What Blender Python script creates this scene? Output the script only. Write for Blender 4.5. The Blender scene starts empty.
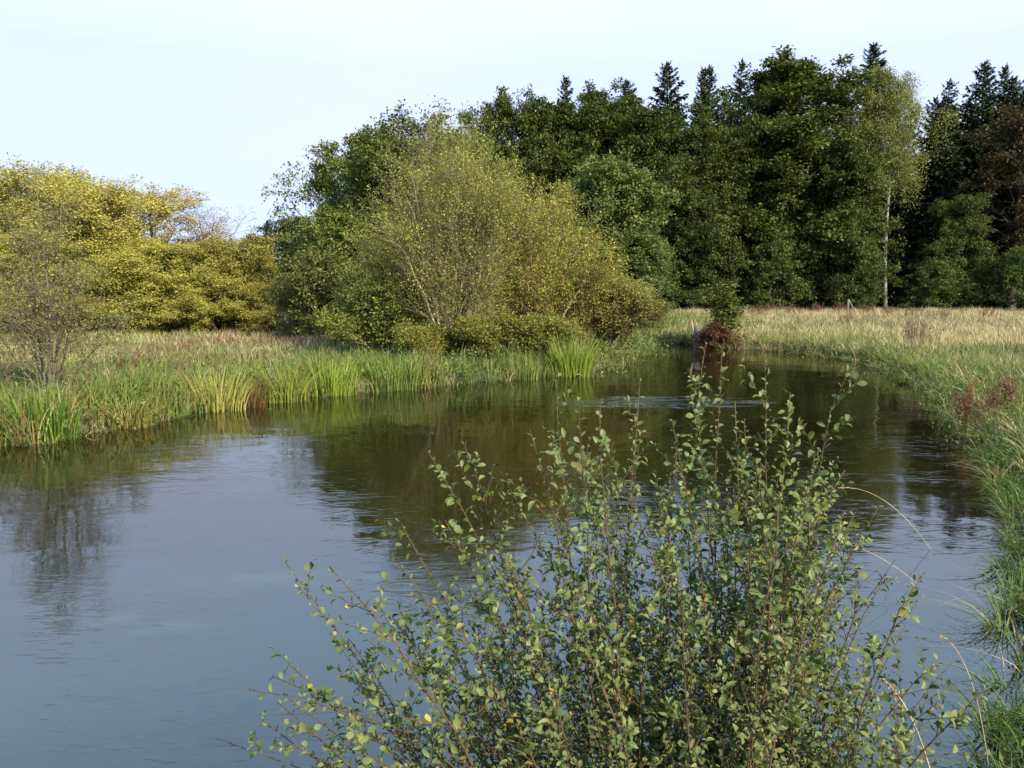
import bpy, math
import numpy as np
from math import radians as rad

# ------------------------------------------------------------------ camera, world, sun, exposure
S = bpy.context.scene
COL = S.collection
F_PX, HORIZON, CAM_H = 804.0, 285.0, 3.0
PITCH = math.atan((384 - HORIZON) / F_PX)
cam_d = bpy.data.cameras.new('camera')
cam_d.sensor_width = 36.0
cam_d.lens = 36.0 * F_PX / 1024.0
cam_d.clip_start, cam_d.clip_end = 0.05, 6000
cam = bpy.data.objects.new('camera', cam_d)
cam.location = (0, 0, CAM_H)
cam.rotation_euler = (math.pi / 2 - PITCH, 0, 0)
COL.objects.link(cam)
S.camera = cam

SUN_EL, SUN_AZ = 33.0, 141.0          # azimuth clockwise from +Y: right of and behind the camera
w = bpy.data.worlds.new('World'); S.world = w; w.use_nodes = True
nt = w.node_tree; nt.nodes.clear()
out = nt.nodes.new('ShaderNodeOutputWorld'); bg = nt.nodes.new('ShaderNodeBackground')
sky = nt.nodes.new('ShaderNodeTexSky'); sky.sky_type = 'NISHITA'; sky.sun_disc = False
sky.sun_elevation = rad(SUN_EL); sky.sun_rotation = rad(SUN_AZ)
sky.air_density = 1.0; sky.dust_density = 1.0; sky.ozone_density = 1.0; sky.altitude = 50
# thin high veil of cloud: pale low in the sky, thinning upwards
tc = nt.nodes.new('ShaderNodeTexCoord'); sep = nt.nodes.new('ShaderNodeSeparateXYZ')
nz = nt.nodes.new('ShaderNodeTexNoise'); nz.inputs['Scale'].default_value = 1.6; nz.inputs['Detail'].default_value = 5
mp = nt.nodes.new('ShaderNodeMapping'); mp.inputs['Scale'].default_value = (1.0, 1.0, 3.5)
mr = nt.nodes.new('ShaderNodeMapRange'); mr.inputs[1].default_value = 0.54; mr.inputs[2].default_value = 0.76
mr.inputs[3].default_value = 0.95; mr.inputs[4].default_value = 0.05
ml = nt.nodes.new('ShaderNodeMath'); ml.operation = 'MULTIPLY_ADD'; ml.inputs[1].default_value = 0.25; ml.inputs[2].default_value = -0.125
ad = nt.nodes.new('ShaderNodeMath'); ad.operation = 'ADD'; ad.use_clamp = True
mix = nt.nodes.new('ShaderNodeMix'); mix.data_type = 'RGBA'
vr = nt.nodes.new('ShaderNodeValToRGB'); ve = vr.color_ramp.elements
ve[0].position = .25; ve[0].color = (4.45, 5.25, 7.4, 1); ve[1].position = .44; ve[1].color = (6.6, 9.9, 13.8, 1)
L = nt.links.new
L(tc.outputs['Generated'], sep.inputs[0]); L(tc.outputs['Generated'], mp.inputs[0]); L(mp.outputs[0], nz.inputs[0])
L(sep.outputs[2], mr.inputs[0]); L(nz.outputs[0], ml.inputs[0]); L(mr.outputs[0], ad.inputs[0]); L(ml.outputs[0], ad.inputs[1])
L(sep.outputs[2], vr.inputs[0])
cm = nt.nodes.new('ShaderNodeMapRange'); cm.inputs[1].default_value = .40; cm.inputs[2].default_value = .66
cm.inputs[3].default_value = .955; cm.inputs[4].default_value = 1.03; L(nz.outputs[0], cm.inputs[0])
cv = nt.nodes.new('ShaderNodeCombineColor'); cb = nt.nodes.new('ShaderNodeMath'); cb.operation = 'MULTIPLY_ADD'; cb.inputs[1].default_value = .35; cb.inputs[2].default_value = .65
L(cm.outputs[0], cb.inputs[0]); L(cm.outputs[0], cv.inputs[0]); L(cb.outputs[0], cv.inputs[1]); cv.inputs[2].default_value = 1.0
cx = nt.nodes.new('ShaderNodeMix'); cx.data_type = 'RGBA'; cx.blend_type = 'MULTIPLY'; cx.inputs[0].default_value = 1
L(vr.outputs[0], cx.inputs[6]); L(cv.outputs[0], cx.inputs[7]); L(cx.outputs[2], mix.inputs[7]); L(ad.outputs[0], mix.inputs[0]); L(sky.outputs[0], mix.inputs[6]); L(mix.outputs[2], bg.inputs[0])
bg.inputs[1].default_value = 0.10
L(bg.outputs[0], out.inputs[0])

sd = bpy.data.lights.new('sun', 'SUN'); sd.energy = 5.0; sd.angle = rad(0.5); sd.color = (1.0, 0.88, 0.66)
sun = bpy.data.objects.new('sun', sd); COL.objects.link(sun)
sun.location = (40, -20, 60)
sun.rotation_euler = (rad(90 - SUN_EL), 0, rad(180 - SUN_AZ))
vs = S.view_settings
vs.view_transform = 'Standard'; vs.look = 'None'; vs.exposure = 0.9; vs.gamma = 1.0; vs.use_curve_mapping = False
S.render.engine = 'CYCLES'
cy = S.cycles
cy.use_denoising = True; cy.max_bounces = 6; cy.diffuse_bounces = 3; cy.glossy_bounces = 3
cy.transmission_bounces = 4; cy.transparent_max_bounces = 4; cy.caustics_reflective = False; cy.caustics_refractive = False

# ------------------------------------------------------------------ helpers
rng = np.random.default_rng(7)
Z = np.array([0, 0, 1.0])
def at(px, py, z=0.0):
    """point on the height z seen at a pixel"""
    d = ray(px, py); t = (z - CAM_H) / d[2]; return np.array([0, 0, CAM_H]) + d * t
def ray(px, py):
    u, v = (px - 512) / F_PX, (384 - py) / F_PX
    c, s = math.cos(PITCH), math.sin(PITCH)
    return np.array([u, c + v * s, -s + v * c])
def at_d(px, py, y):
    d = ray(px, py); return np.array([0, 0, CAM_H]) + d * (y / d[1])
def nrm(a):
    return a / np.maximum(np.linalg.norm(a, axis=-1, keepdims=True), 1e-9)
def U(a, b, n=None): return rng.uniform(a, b, n)

_LAT = np.random.default_rng(3).random((256, 256))
def vnoise(x, y):
    x = np.asarray(x, float); y = np.asarray(y, float)
    xi, yi = np.floor(x).astype(int), np.floor(y).astype(int)
    fx, fy = x - xi, y - yi
    fx, fy = fx * fx * (3 - 2 * fx), fy * fy * (3 - 2 * fy)
    g = lambda a, b: _LAT[a & 255, b & 255]
    return (g(xi, yi) * (1 - fx) + g(xi + 1, yi) * fx) * (1 - fy) + (g(xi, yi + 1) * (1 - fx) + g(xi + 1, yi + 1) * fx) * fy
def fbm(x, y, o=3):
    s, a, t = 0, 1, 0
    for i in range(o):
        s = s + a * vnoise(x * 2 ** i + 17.3 * i, y * 2 ** i + 9.1 * i); t += a; a *= .5
    return s / t

class Geo:
    def __init__(self): self.V, self.Q, self.T, self.C, self.n = [], [], [], [], 0
    def add(self, v, q=None, t=None, c=(.2, .2, .2)):
        v = np.asarray(v, float).reshape(-1, 3); c = np.asarray(c, float)
        if c.ndim == 1: c = np.broadcast_to(c, (len(v), 3))
        self.V.append(v); self.C.append(c)
        if q is not None and len(q): self.Q.append(np.asarray(q).reshape(-1, 4) + self.n)
        if t is not None and len(t): self.T.append(np.asarray(t).reshape(-1, 3) + self.n)
        self.n += len(v)
    def mesh(self, name, mat, smooth=False):
        V = np.concatenate(self.V); C = np.concatenate(self.C)
        Q = np.concatenate(self.Q) if self.Q else np.zeros((0, 4), int)
        T = np.concatenate(self.T) if self.T else np.zeros((0, 3), int)
        me = bpy.data.meshes.new(name)
        me.vertices.add(len(V)); me.vertices.foreach_set('co', V.astype(np.float32).ravel())
        me.loops.add(Q.size + T.size); me.polygons.add(len(Q) + len(T))
        me.loops.foreach_set('vertex_index', np.concatenate([Q.ravel(), T.ravel()]).astype(np.int32))
        st = np.concatenate([np.arange(len(Q)) * 4, Q.size + np.arange(len(T)) * 3]).astype(np.int32)
        me.polygons.foreach_set('loop_start', st)
        if smooth: me.polygons.foreach_set('use_smooth', np.ones(len(st), bool))
        a = me.color_attributes.new('col', 'FLOAT_COLOR', 'POINT')
        a.data.foreach_set('color', np.c_[C, np.ones(len(C))].astype(np.float32).ravel())
        me.materials.append(mat); me.update(calc_edges=True); me.validate()
        return me
    def build(self, name, mat, parent=None, smooth=False):
        o = bpy.data.objects.new(name, self.mesh(name, mat, smooth)); COL.objects.link(o); o.parent = parent
        return o

def tubes(g, P, R, sides=4, c=(.1, .08, .05), jit=.15):
    P = np.asarray(P, float); R = np.asarray(R, float)
    N, k, _ = P.shape
    T = np.empty_like(P); T[:, 1:-1] = P[:, 2:] - P[:, :-2]; T[:, 0] = P[:, 1] - P[:, 0]; T[:, -1] = P[:, -1] - P[:, -2]
    T = nrm(T)
    ref = np.where(np.abs(T[:, :1, 2:3]) < .8, Z, np.array([1., 0, 0]))
    A = nrm(np.cross(T, ref)); B = np.cross(T, A)
    th = np.arange(sides) * 2 * math.pi / sides
    ring = P[:, :, None] + R[:, :, None, None] * (A[:, :, None] * np.cos(th)[:, None] + B[:, :, None] * np.sin(th)[:, None])
    i = np.arange(N)[:, None, None] * k * sides + np.arange(k - 1)[:, None] * sides
    s0 = np.arange(sides); s1 = (s0 + 1) % sides
    q = np.stack([i + s0, i + s1, i + s1 + sides, i + s0 + sides], -1)
    col = np.asarray(c) * (1 + rng.uniform(-jit, jit, (N, 1)))
    g.add(ring.reshape(-1, 3), q.reshape(-1, 4), None, np.repeat(col, k * sides, 0))
    if sides >= 5:      # close the ends
        for e in (0, k - 1):
            base = np.arange(N)[:, None] * k * sides + e * sides
            f = np.stack([np.broadcast_to(base, (N, sides - 2)), base + np.arange(1, sides - 1), base + np.arange(2, sides)], -1)
            g.T.append(f.reshape(-1, 3) + g.n - N * k * sides)

# leaf templates: x along the leaf, y across, z up
DIAMOND = (np.array([[0, 0, 0], [.45, .5, .06], [1, 0, -.06], [.45, -.5, .06]]), np.array([[0, 1, 2, 3]]), None)
def leaf_template(fold=.32, curl=.16, twist=0., shape=(.13, .22, .265, .20)):
    s = [0, .18, .3, .48, .66, .84, 1.0]; wd = [.012, .012, *shape, .0]
    v, q, t = [], [], []
    for a, b in zip(s[:-1], wd[:-1]):
        zc = .10 * math.sin(a * 2.4) - curl * a * a
        v += [[a, b, zc + (fold + twist * a) * b], [a, 0, zc], [a, -b, zc + (fold - twist * a) * b]]
    v.append([1.0, 0, .07 - curl])
    for i in range(5):
        o = i * 3; q += [[o + 1, o, o + 3, o + 4], [o + 2, o + 1, o + 4, o + 5]]
    t += [[16, 15, 18], [17, 16, 18]]
    return np.array(v), np.array(q), np.array(t)
LEAVES = [leaf_template(), leaf_template(.7, .34, .3, (.11, .20, .235, .17)), leaf_template(.1, -.05, -.35, (.15, .25, .29, .20)), leaf_template(.9, .5, 0, (.10, .17, .20, .15))]
def stamp(g, tpl, pos, d, n, L, Wd, col):
    """tpl copied to pos, x axis = d, z axis near n"""
    v, q, t = tpl; N = len(pos)
    if N == 0: return
    X = nrm(d); Y = nrm(np.cross(n, X)); Zx = np.cross(X, Y)
    L = np.broadcast_to(L, (N,))[:, None, None]; Wd = np.broadcast_to(Wd, (N,))[:, None, None]
    vv = pos[:, None] + X[:, None] * v[None, :, :1] * L + Y[:, None] * v[None, :, 1:2] * Wd + Zx[:, None] * v[None, :, 2:] * L
    off = np.arange(N)[:, None, None] * len(v)
    g.add(vv.reshape(-1, 3), (q + off).reshape(-1, 4), None if t is None else (t + off).reshape(-1, 3), np.repeat(col, len(v), 0))

def grow(P, R, n, t0, t1, ang, length, k=5, up=0., bend=0., wob=.05, rs=.55, rmin=.004, az0=None):
    """n children along every parent polyline; ang and length are functions of t"""
    N, K, _ = P.shape
    t = t0 + (np.arange(n) + rng.random((N, n))) / n * (t1 - t0)
    f = np.clip(t * (K - 1), 0, K - 1.001); i = f.astype(int); fr = (f - i)[..., None]
    ar = np.arange(N)[:, None]
    p = P[ar, i] * (1 - fr) + P[ar, i + 1] * fr
    tan = nrm(P[ar, i + 1] - P[ar, i])
    r = R[ar, i] * (1 - fr[..., 0]) + R[ar, i + 1] * fr[..., 0]
    az = np.arange(n) * 2.39996 + rng.random((N, 1)) * 6.28 + rng.normal(0, .35, (N, n))
    ref = np.where(np.abs(tan[..., 2:3]) < .9, Z, np.array([1., 0, 0]))
    a_ = nrm(np.cross(tan, ref)); b_ = np.cross(tan, a_)
    a = ang(t) if callable(ang) else np.full(t.shape, ang)
    a = a + rng.normal(0, .12, t.shape)
    d = tan * np.cos(a)[..., None] + (a_ * np.cos(az)[..., None] + b_ * np.sin(az)[..., None]) * np.sin(a)[..., None]
    d[..., 2] += up; d = nrm(d)
    plen = np.linalg.norm(np.diff(P, axis=1), axis=-1).sum(1)[:, None]
    Ln = length(t, plen) * rng.uniform(.7, 1.15, t.shape)
    s = np.linspace(0, 1, k)
    M = N * n
    p, d, Ln, r, t = p.reshape(M, 3), d.reshape(M, 3), Ln.reshape(M), r.reshape(M), t.reshape(M)
    Q = p[:, None] + d[:, None] * (Ln[:, None] * s)[..., None]
    Q[..., 2] += bend * Ln[:, None] * s ** 2
    wv = np.cumsum(rng.normal(0, wob, (M, k, 3)), 1); wv -= wv[:, :1]
    Q = Q + wv * Ln[:, None, None]
    r0 = np.maximum(r * rs, rmin)
    return Q, r0[:, None] * (1 - .75 * s), t

def along(P, m, t0=.1, t1=1.0):
    N, K, _ = P.shape
    t = t0 + rng.random((N, m)) * (t1 - t0); f = np.clip(t * (K - 1), 0, K - 1.001); i = f.astype(int); fr = (f - i)[..., None]
    ar = np.arange(N)[:, None]
    return (P[ar, i] * (1 - fr) + P[ar, i + 1] * fr).reshape(-1, 3), nrm(P[ar, i + 1] - P[ar, i]).reshape(-1, 3)

def palette(n, cols, wts=None, var=.22, clump=None):
    cols = np.asarray(cols); idx = rng.choice(len(cols), n, p=wts)
    c = cols[idx] * (1 + rng.uniform(-var, var, (n, 1)))
    if clump is not None: c = c * clump[:, None]
    return np.clip(c, .004, .9)

# ------------------------------------------------------------------ materials
def new_mat(name):
    m = bpy.data.materials.new(name); m.use_nodes = True; t = m.node_tree; t.nodes.clear()
    o = t.nodes.new('ShaderNodeOutputMaterial'); return m, t, o
def foliage_mat(name, transl=.3, rough=.5, spec=.25, under=None, warm=(1.25, 1.15, .6)):
    m, t, o = new_mat(name); l = t.links.new
    at_ = t.nodes.new('ShaderNodeAttribute'); at_.attribute_name = 'col'
    oi = t.nodes.new('ShaderNodeObjectInfo')
    mr_ = t.nodes.new('ShaderNodeMapRange'); mr_.inputs[3].default_value = .82; mr_.inputs[4].default_value = 1.18
    l(oi.outputs['Random'], mr_.inputs[0])
    hs = t.nodes.new('ShaderNodeHueSaturation'); l(at_.outputs['Color'], hs.inputs['Color']); l(mr_.outputs[0], hs.inputs['Value'])
    colr = hs.outputs[0]
    if under:
        ge = t.nodes.new('ShaderNodeNewGeometry'); mx = t.nodes.new('ShaderNodeMix'); mx.data_type = 'RGBA'
        l(ge.outputs['Backfacing'], mx.inputs[0]); l(colr, mx.inputs[6])
        mu = t.nodes.new('ShaderNodeMix'); mu.data_type = 'RGBA'; mu.inputs[0].default_value = under[3]
        mu.inputs[7].default_value = (*under[:3], 1); l(colr, mu.inputs[6]); l(mu.outputs[2], mx.inputs[7])
        colr = mx.outputs[2]
    p = t.nodes.new('ShaderNodeBsdfPrincipled'); p.inputs['Roughness'].default_value = rough
    p.inputs['Specular IOR Level'].default_value = spec
    l(colr, p.inputs['Base Color'])
    tr = t.nodes.new('ShaderNodeBsdfTranslucent')
    wm = t.nodes.new('ShaderNodeMix'); wm.data_type = 'RGBA'; wm.blend_type = 'MULTIPLY'; wm.inputs[0].default_value = 1
    wm.inputs[7].default_value = (*warm, 1); l(colr, wm.inputs[6]); l(wm.outputs[2], tr.inputs[0])
    ms = t.nodes.new('ShaderNodeMixShader'); ms.inputs[0].default_value = transl
    l(p.outputs[0], ms.inputs[1]); l(tr.outputs[0], ms.inputs[2]); l(ms.outputs[0], o.inputs[0])
    return m
def bark_mat(name, scale=6., contrast=.5):
    m, t, o = new_mat(name); l = t.links.new
    at_ = t.nodes.new('ShaderNodeAttribute'); at_.attribute_name = 'col'
    tc_ = t.nodes.new('ShaderNodeTexCoord'); mp_ = t.nodes.new('ShaderNodeMapping'); mp_.inputs['Scale'].default_value = (1, 1, .25)
    n_ = t.nodes.new('ShaderNodeTexNoise'); n_.inputs['Scale'].default_value = scale; n_.inputs['Detail'].default_value = 4
    l(tc_.outputs['Object'], mp_.inputs[0]); l(mp_.outputs[0], n_.inputs[0])
    r_ = t.nodes.new('ShaderNodeMapRange'); r_.inputs[1].default_value = .3; r_.inputs[2].default_value = .7
    r_.inputs[3].default_value = 1 - contrast; r_.inputs[4].default_value = 1 + contrast; l(n_.outputs[0], r_.inputs[0])
    hs = t.nodes.new('ShaderNodeHueSaturation'); l(at_.outputs['Color'], hs.inputs['Color']); l(r_.outputs[0], hs.inputs['Value'])
    p = t.nodes.new('ShaderNodeBsdfPrincipled'); p.inputs['Roughness'].default_value = .85; p.inputs['Specular IOR Level'].default_value = .2
    l(hs.outputs[0], p.inputs['Base Color']); l(p.outputs[0], o.inputs[0])
    return m
M_LEAF = foliage_mat('tree_leaves', .30, .55, .2)
M_YELLOW = foliage_mat('yellowing_leaves', .34, .55, .2, warm=(1.15, 1.1, .6))
M_NEEDLE = foliage_mat('needles', .10, .6, .15)
M_GRASS = foliage_mat('grass_blades', .28, .5, .25)
M_REED = foliage_mat('reed_blades', .30, .42, .3)
M_SHRUB = foliage_mat('shrub_leaves', .28, .45, .22, under=(.17, .21, .09, .5))
M_BARK = bark_mat('bark')
M_BIRCH = bark_mat('birch_bark', 3.2, .75)
M_TWIG = bark_mat('twig_bark', 14., .3)
M_WOOD = bark_mat('weathered_wood', 9., .45)

# ------------------------------------------------------------------ river outline, terrain
LB = [(-200, 482), (0, 447), (60, 443), (100, 434), (140, 426), (200, 413), (240, 406), (270, 403), (350, 394), (420, 389), (455, 386),
      (490, 382), (530, 379), (600, 373), (640, 360), (654, 351)]
FAR = [(642, 346), (620, 344.5)]       # a narrow arm that runs on to the left behind the willows
FAR2 = [(622, 340.5), (645, 341), (668, 343.5), (700, 346), (720, 349)]
RB = [(752, 350), (800, 354), (858, 363), (890, 376), (938, 397), (954, 418), (972, 442), (995, 478), (1008, 520), (1008, 570), (1003, 620), (1008, 700)]
pts = [(-26, -14), (-17, 6)] + [tuple(at(*p)[:2]) for p in LB] + [tuple(at(*p)[:2]) for p in FAR] + [tuple(at(*p)[:2]) for p in FAR2] + \
      [tuple(at(*p)[:2]) for p in RB] + [(2.95, 4.6), (2.3, 3.7), (1.2, 3.25), (-.6, 2.9), (-3, 2.2), (-7, .4), (-13, -7), (-18, -14)]
POLY = np.array(pts)
def sdf(x, y):
    """distance to the water's edge; negative in the river"""
    x = np.asarray(x, float).ravel(); y = np.asarray(y, float).ravel()
    a = POLY; b = np.roll(POLY, -1, 0)
    d2 = np.full(x.shape, 1e18); ins = np.zeros(x.shape, bool)
    for (ax, ay), (bx, by) in zip(a, b):
        ex, ey = bx - ax, by - ay
        t = np.clip(((x - ax) * ex + (y - ay) * ey) / (ex * ex + ey * ey), 0, 1)
        d2 = np.minimum(d2, (x - ax - t * ex) ** 2 + (y - ay - t * ey) ** 2)
        c = ((ay > y) != (by > y)) & (x < (bx - ax) * (y - ay) / (by - ay if by != ay else 1e-9) + ax)
        ins ^= c
    return np.where(ins, -1, 1) * np.sqrt(d2)
def gz(x, y, d=None):
    x = np.asarray(x, float); y = np.asarray(y, float); sh = x.shape; x = x.ravel(); y = y.ravel()
    if d is None: d = sdf(x, y)
    d = d + (fbm(x * .9, y * .9) - .5) * .35 * (np.abs(d) < 3)
    s = np.clip((d + .15) / .75, 0, 1); s = s * s * (3 - 2 * s)
    z = -.7 + .96 * s + .10 * np.clip(d / 4, 0, 1)
    z += np.where(d > .5, (fbm(x * .35, y * .35) - .5) * .14 + (fbm(x * .05 + 5, y * .05) - .5) * .2, 0)
    z += np.clip(d, 0, 1) * 1.0 * np.exp(-((x - .4) / 3.2) ** 2 - ((y + .5) / 2.2) ** 2)
    z += 2.5 * np.clip((y - 105) / 150, 0, 1)
    return z.reshape(sh)
def gzs(x, y): return float(gz(np.array([x]), np.array([y]))[0])

def axis(lo, hi, step, far, ratio=1.22):
    a = list(np.arange(lo, hi, step)); s = step
    r = hi
    while r < far: a.append(r); s *= ratio; r += s
    s = step; l = lo
    pre = []
    while l > -far: s *= ratio; l -= s; pre.append(l)
    return np.array(pre[::-1] + a)
xs = axis(-26, 22, .33, 2600); ys = axis(-6, 60, .33, 2600)
GX, GY = np.meshgrid(xs, ys)
GZ = gz(GX, GY)
gg = Geo(); nx = len(xs); ny = len(ys)
ii = (np.arange(ny - 1)[:, None] * nx + np.arange(nx - 1)).ravel()
gg.add(np.c_[GX.ravel(), GY.ravel(), GZ.ravel()], np.stack([ii, ii + 1, ii + 1 + nx, ii + nx], -1))
m, t, o = new_mat('meadow_ground'); l = t.links.new
tc_ = t.nodes.new('ShaderNodeTexCoord')
n1 = t.nodes.new('ShaderNodeTexNoise'); n1.inputs['Scale'].default_value = .35; n1.inputs['Detail'].default_value = 8
n2 = t.nodes.new('ShaderNodeTexNoise'); n2.inputs['Scale'].default_value = 9; n2.inputs['Detail'].default_value = 6
l(tc_.outputs['Object'], n1.inputs[0]); l(tc_.outputs['Object'], n2.inputs[0])
cr = t.nodes.new('ShaderNodeValToRGB'); e = cr.color_ramp.elements
e[0].position = .35; e[0].color = (.045, .055, .018, 1); e[1].position = .68; e[1].color = (.12, .095, .05, 1)
l(n1.outputs[0], cr.inputs[0])
mu = t.nodes.new('ShaderNodeMix'); mu.data_type = 'RGBA'; mu.blend_type = 'OVERLAY'; mu.inputs[0].default_value = .6
l(cr.outputs[0], mu.inputs[6]); l(n2.outputs[0], mu.inputs[7])
p = t.nodes.new('ShaderNodeBsdfPrincipled'); p.inputs['Roughness'].default_value = .95; l(mu.outputs[2], p.inputs[0])
bp = t.nodes.new('ShaderNodeBump'); bp.inputs['Strength'].default_value = .6; bp.inputs['Distance'].default_value = .06
l(n2.outputs[0], bp.inputs['Height']); l(bp.outputs[0], p.inputs['Normal']); l(p.outputs[0], o.inputs[0])
ground = gg.build('ground', m, None, True); ground['kind'] = 'structure'

# water
m, t, o = new_mat('river_water'); l = t.links.new
tc_ = t.nodes.new('ShaderNodeTexCoord')
def noise(scale, detail, sc=(1, 1, 1), dist=0., rot=0.):
    mp_ = t.nodes.new('ShaderNodeMapping'); mp_.inputs['Scale'].default_value = sc; mp_.inputs['Rotation'].default_value = (0, 0, rot)
    n_ = t.nodes.new('ShaderNodeTexNoise'); n_.inputs['Scale'].default_value = scale; n_.inputs['Detail'].default_value = detail
    n_.inputs['Distortion'].default_value = dist
    l(tc_.outputs['Object'], mp_.inputs[0]); l(mp_.outputs[0], n_.inputs[0]); return n_.outputs[0]
def math_(op, a, b, c=None, clamp=False):
    q = t.nodes.new('ShaderNodeMath'); q.operation = op; q.use_clamp = clamp
    for i_, v_ in enumerate((a, b, c)):
        if v_ is None: continue
        if isinstance(v_, (int, float)): q.inputs[i_].default_value = v_
        else: l(v_, q.inputs[i_])
    return q.outputs[0]
def ramp(v, a, b, lo=0., hi=1.):
    q = t.nodes.new('ShaderNodeMapRange'); q.interpolation_type = 'SMOOTHSTEP'
    l(v, q.inputs[0]); q.inputs[1].default_value = a; q.inputs[2].default_value = b; q.inputs[3].default_value = lo; q.inputs[4].default_value = hi
    return q.outputs[0]
def spot(px, py, rx, ry):
    c_ = at(px, py)
    mp_ = t.nodes.new('ShaderNodeMapping'); mp_.vector_type = 'POINT'
    mp_.inputs['Location'].default_value = (-c_[0] / rx, -c_[1] / ry, 0); mp_.inputs['Scale'].default_value = (1 / rx, 1 / ry, 0)
    l(tc_.outputs['Object'], mp_.inputs[0])
    q = t.nodes.new('ShaderNodeVectorMath'); q.operation = 'LENGTH'; l(mp_.outputs[0], q.inputs[0])
    return ramp(q.outputs['Value'], .3, 1.0, 1., 0.)
swell = noise(.55, 2, (1, 1.3, 1), .4)
mid = noise(2.6, 3, (1, 1.7, 1), .6)
fine = noise(11., 3, (.8, 1.5, 1), .3)
patch = ramp(noise(.22, 3, (1, 2.2, 1), .8), .42, .66)
riffle = spot(655, 402, 3.6, 1.3)
riffle2 = spot(760, 440, 2.6, 1.2)
rmask = math_('ADD', riffle, math_('MULTIPLY', riffle2, .04))
streak = ramp(noise(1.3, 3, (.7, 4., 1), .5), .40, .62)
rmask = math_('MULTIPLY', rmask, ramp(noise(.9, 4, (1, 2.5, 1), 1.2), .40, .68))
amp = math_('ADD', math_('MULTIPLY_ADD', patch, .55, .28), math_('MULTIPLY', math_('MULTIPLY', rmask, streak), 20.0))
dash = math_('MULTIPLY', ramp(noise(4.2, 3, (.7, 2.2, 1), .9), .50, .72), ramp(noise(.5, 2), .42, .6))
h0 = math_('MULTIPLY_ADD', dash, .11, math_('MULTIPLY', swell, 1.15))
h = math_('ADD', h0, math_('MULTIPLY', math_('MULTIPLY_ADD', mid, .42, math_('MULTIPLY', fine, .085)), amp))
bp = t.nodes.new('ShaderNodeBump'); bp.inputs['Strength'].default_value = 1.0; bp.inputs['Distance'].default_value = .0115
l(h, bp.inputs['Height'])
weed = math_('ADD', spot(125, 625, 1.0, .35), math_('MULTIPLY', spot(300, 580, 1.6, .4), .8), None, True)
weed = math_('MULTIPLY', weed, ramp(noise(1.8, 5, (1, 2, 1), .8), .35, .7))
mxw = t.nodes.new('ShaderNodeMix'); mxw.data_type = 'RGBA'
mxw.inputs[6].default_value = (.010, .009, .003, 1); mxw.inputs[7].default_value = (.024, .034, .021, 1); l(weed, mxw.inputs[0])
p = t.nodes.new('ShaderNodeBsdfPrincipled'); p.inputs['Roughness'].default_value = .02; p.inputs['IOR'].default_value = 1.58
l(mxw.outputs[2], p.inputs[0]); l(bp.outputs[0], p.inputs['Normal']); l(p.outputs[0], o.inputs[0])
gw = Geo()
gw.add([[-34, -16, 0], [26, -16, 0], [26, 54, 0], [-34, 54, 0]], [[0, 1, 2, 3]])
water = gw.build('water', m); water['kind'] = 'structure'

# ------------------------------------------------------------------ things
def thing(name, label, cat, loc=(0, 0, 0), rot=0., group=None, scale=None):
    o = bpy.data.objects.new(name, None); COL.objects.link(o)
    o.location = loc; o.rotation_euler = (0, 0, rot); o['label'] = label; o['category'] = cat
    if group: o['group'] = group
    if scale is not None: o.scale = scale
    return o
PROTO = {}
def plant(key, name, label, cat, px, D, height, width=None, group=None, rot=None, py=None):
    """one tree of a kind: its parts (with meshes shared by its kind) under an Empty at its foot"""
    parts, H0, W0 = PROTO[key]
    x = (px - 512) / F_PX * D * (math.cos(PITCH) + 0.0) if py is None else at(px, py)[0]
    x = at_d(px, 300, D)[0]
    sz = height / H0; sx = (width / W0) if width else sz
    r = thing(name, label, cat, (x, D, gzs(x, D) - .05), U(0, 6.28) if rot is None else rot, group, (sx, sx, sz))
    for nm, me in parts:
        c = bpy.data.objects.new(nm, me); COL.objects.link(c); c.parent = r
    return r

def spray_leaves(g, tw, m, size, ratio, spread, cols, wts=None, flat=.5, upn=.9, droop=.15, outc=None, tplt=DIAMOND, t0=.15):
    p, d = along(tw, m, t0, 1.05)
    N = len(p)
    off = rng.normal(0, 1, (N, 3)) * spread; off[:, 2] *= flat
    p = p + off
    dd = nrm(d * .5 + rng.normal(0, .7, (N, 3)) + np.array([0, 0, -droop]))
    n = nrm(Z * upn + rng.normal(0, .55, (N, 3)) + (0 if outc is None else nrm(p - outc) * .45))
    cl = np.repeat(U(.78, 1.22, len(tw)), m)
    s = size * U(.65, 1.25, N)
    stamp(g, tplt, p, dd, n, s, s * ratio, palette(N, cols, wts, .2, cl))

def straight(H, r, k=9, wob=.015, lean=(0, 0), top=1.0):
    s = np.linspace(0, 1, k)
    P = np.stack([lean[0] * s ** 1.5 * H, lean[1] * s ** 1.5 * H, s * H * top], -1)
    wv = np.cumsum(rng.normal(0, wob, (k, 3)), 0) * H; wv[:, 2] = 0; wv -= wv[0]
    R = r * (1 - .86 * s); R[0] *= 1.35
    return (P + wv)[None], R[None]

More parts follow.
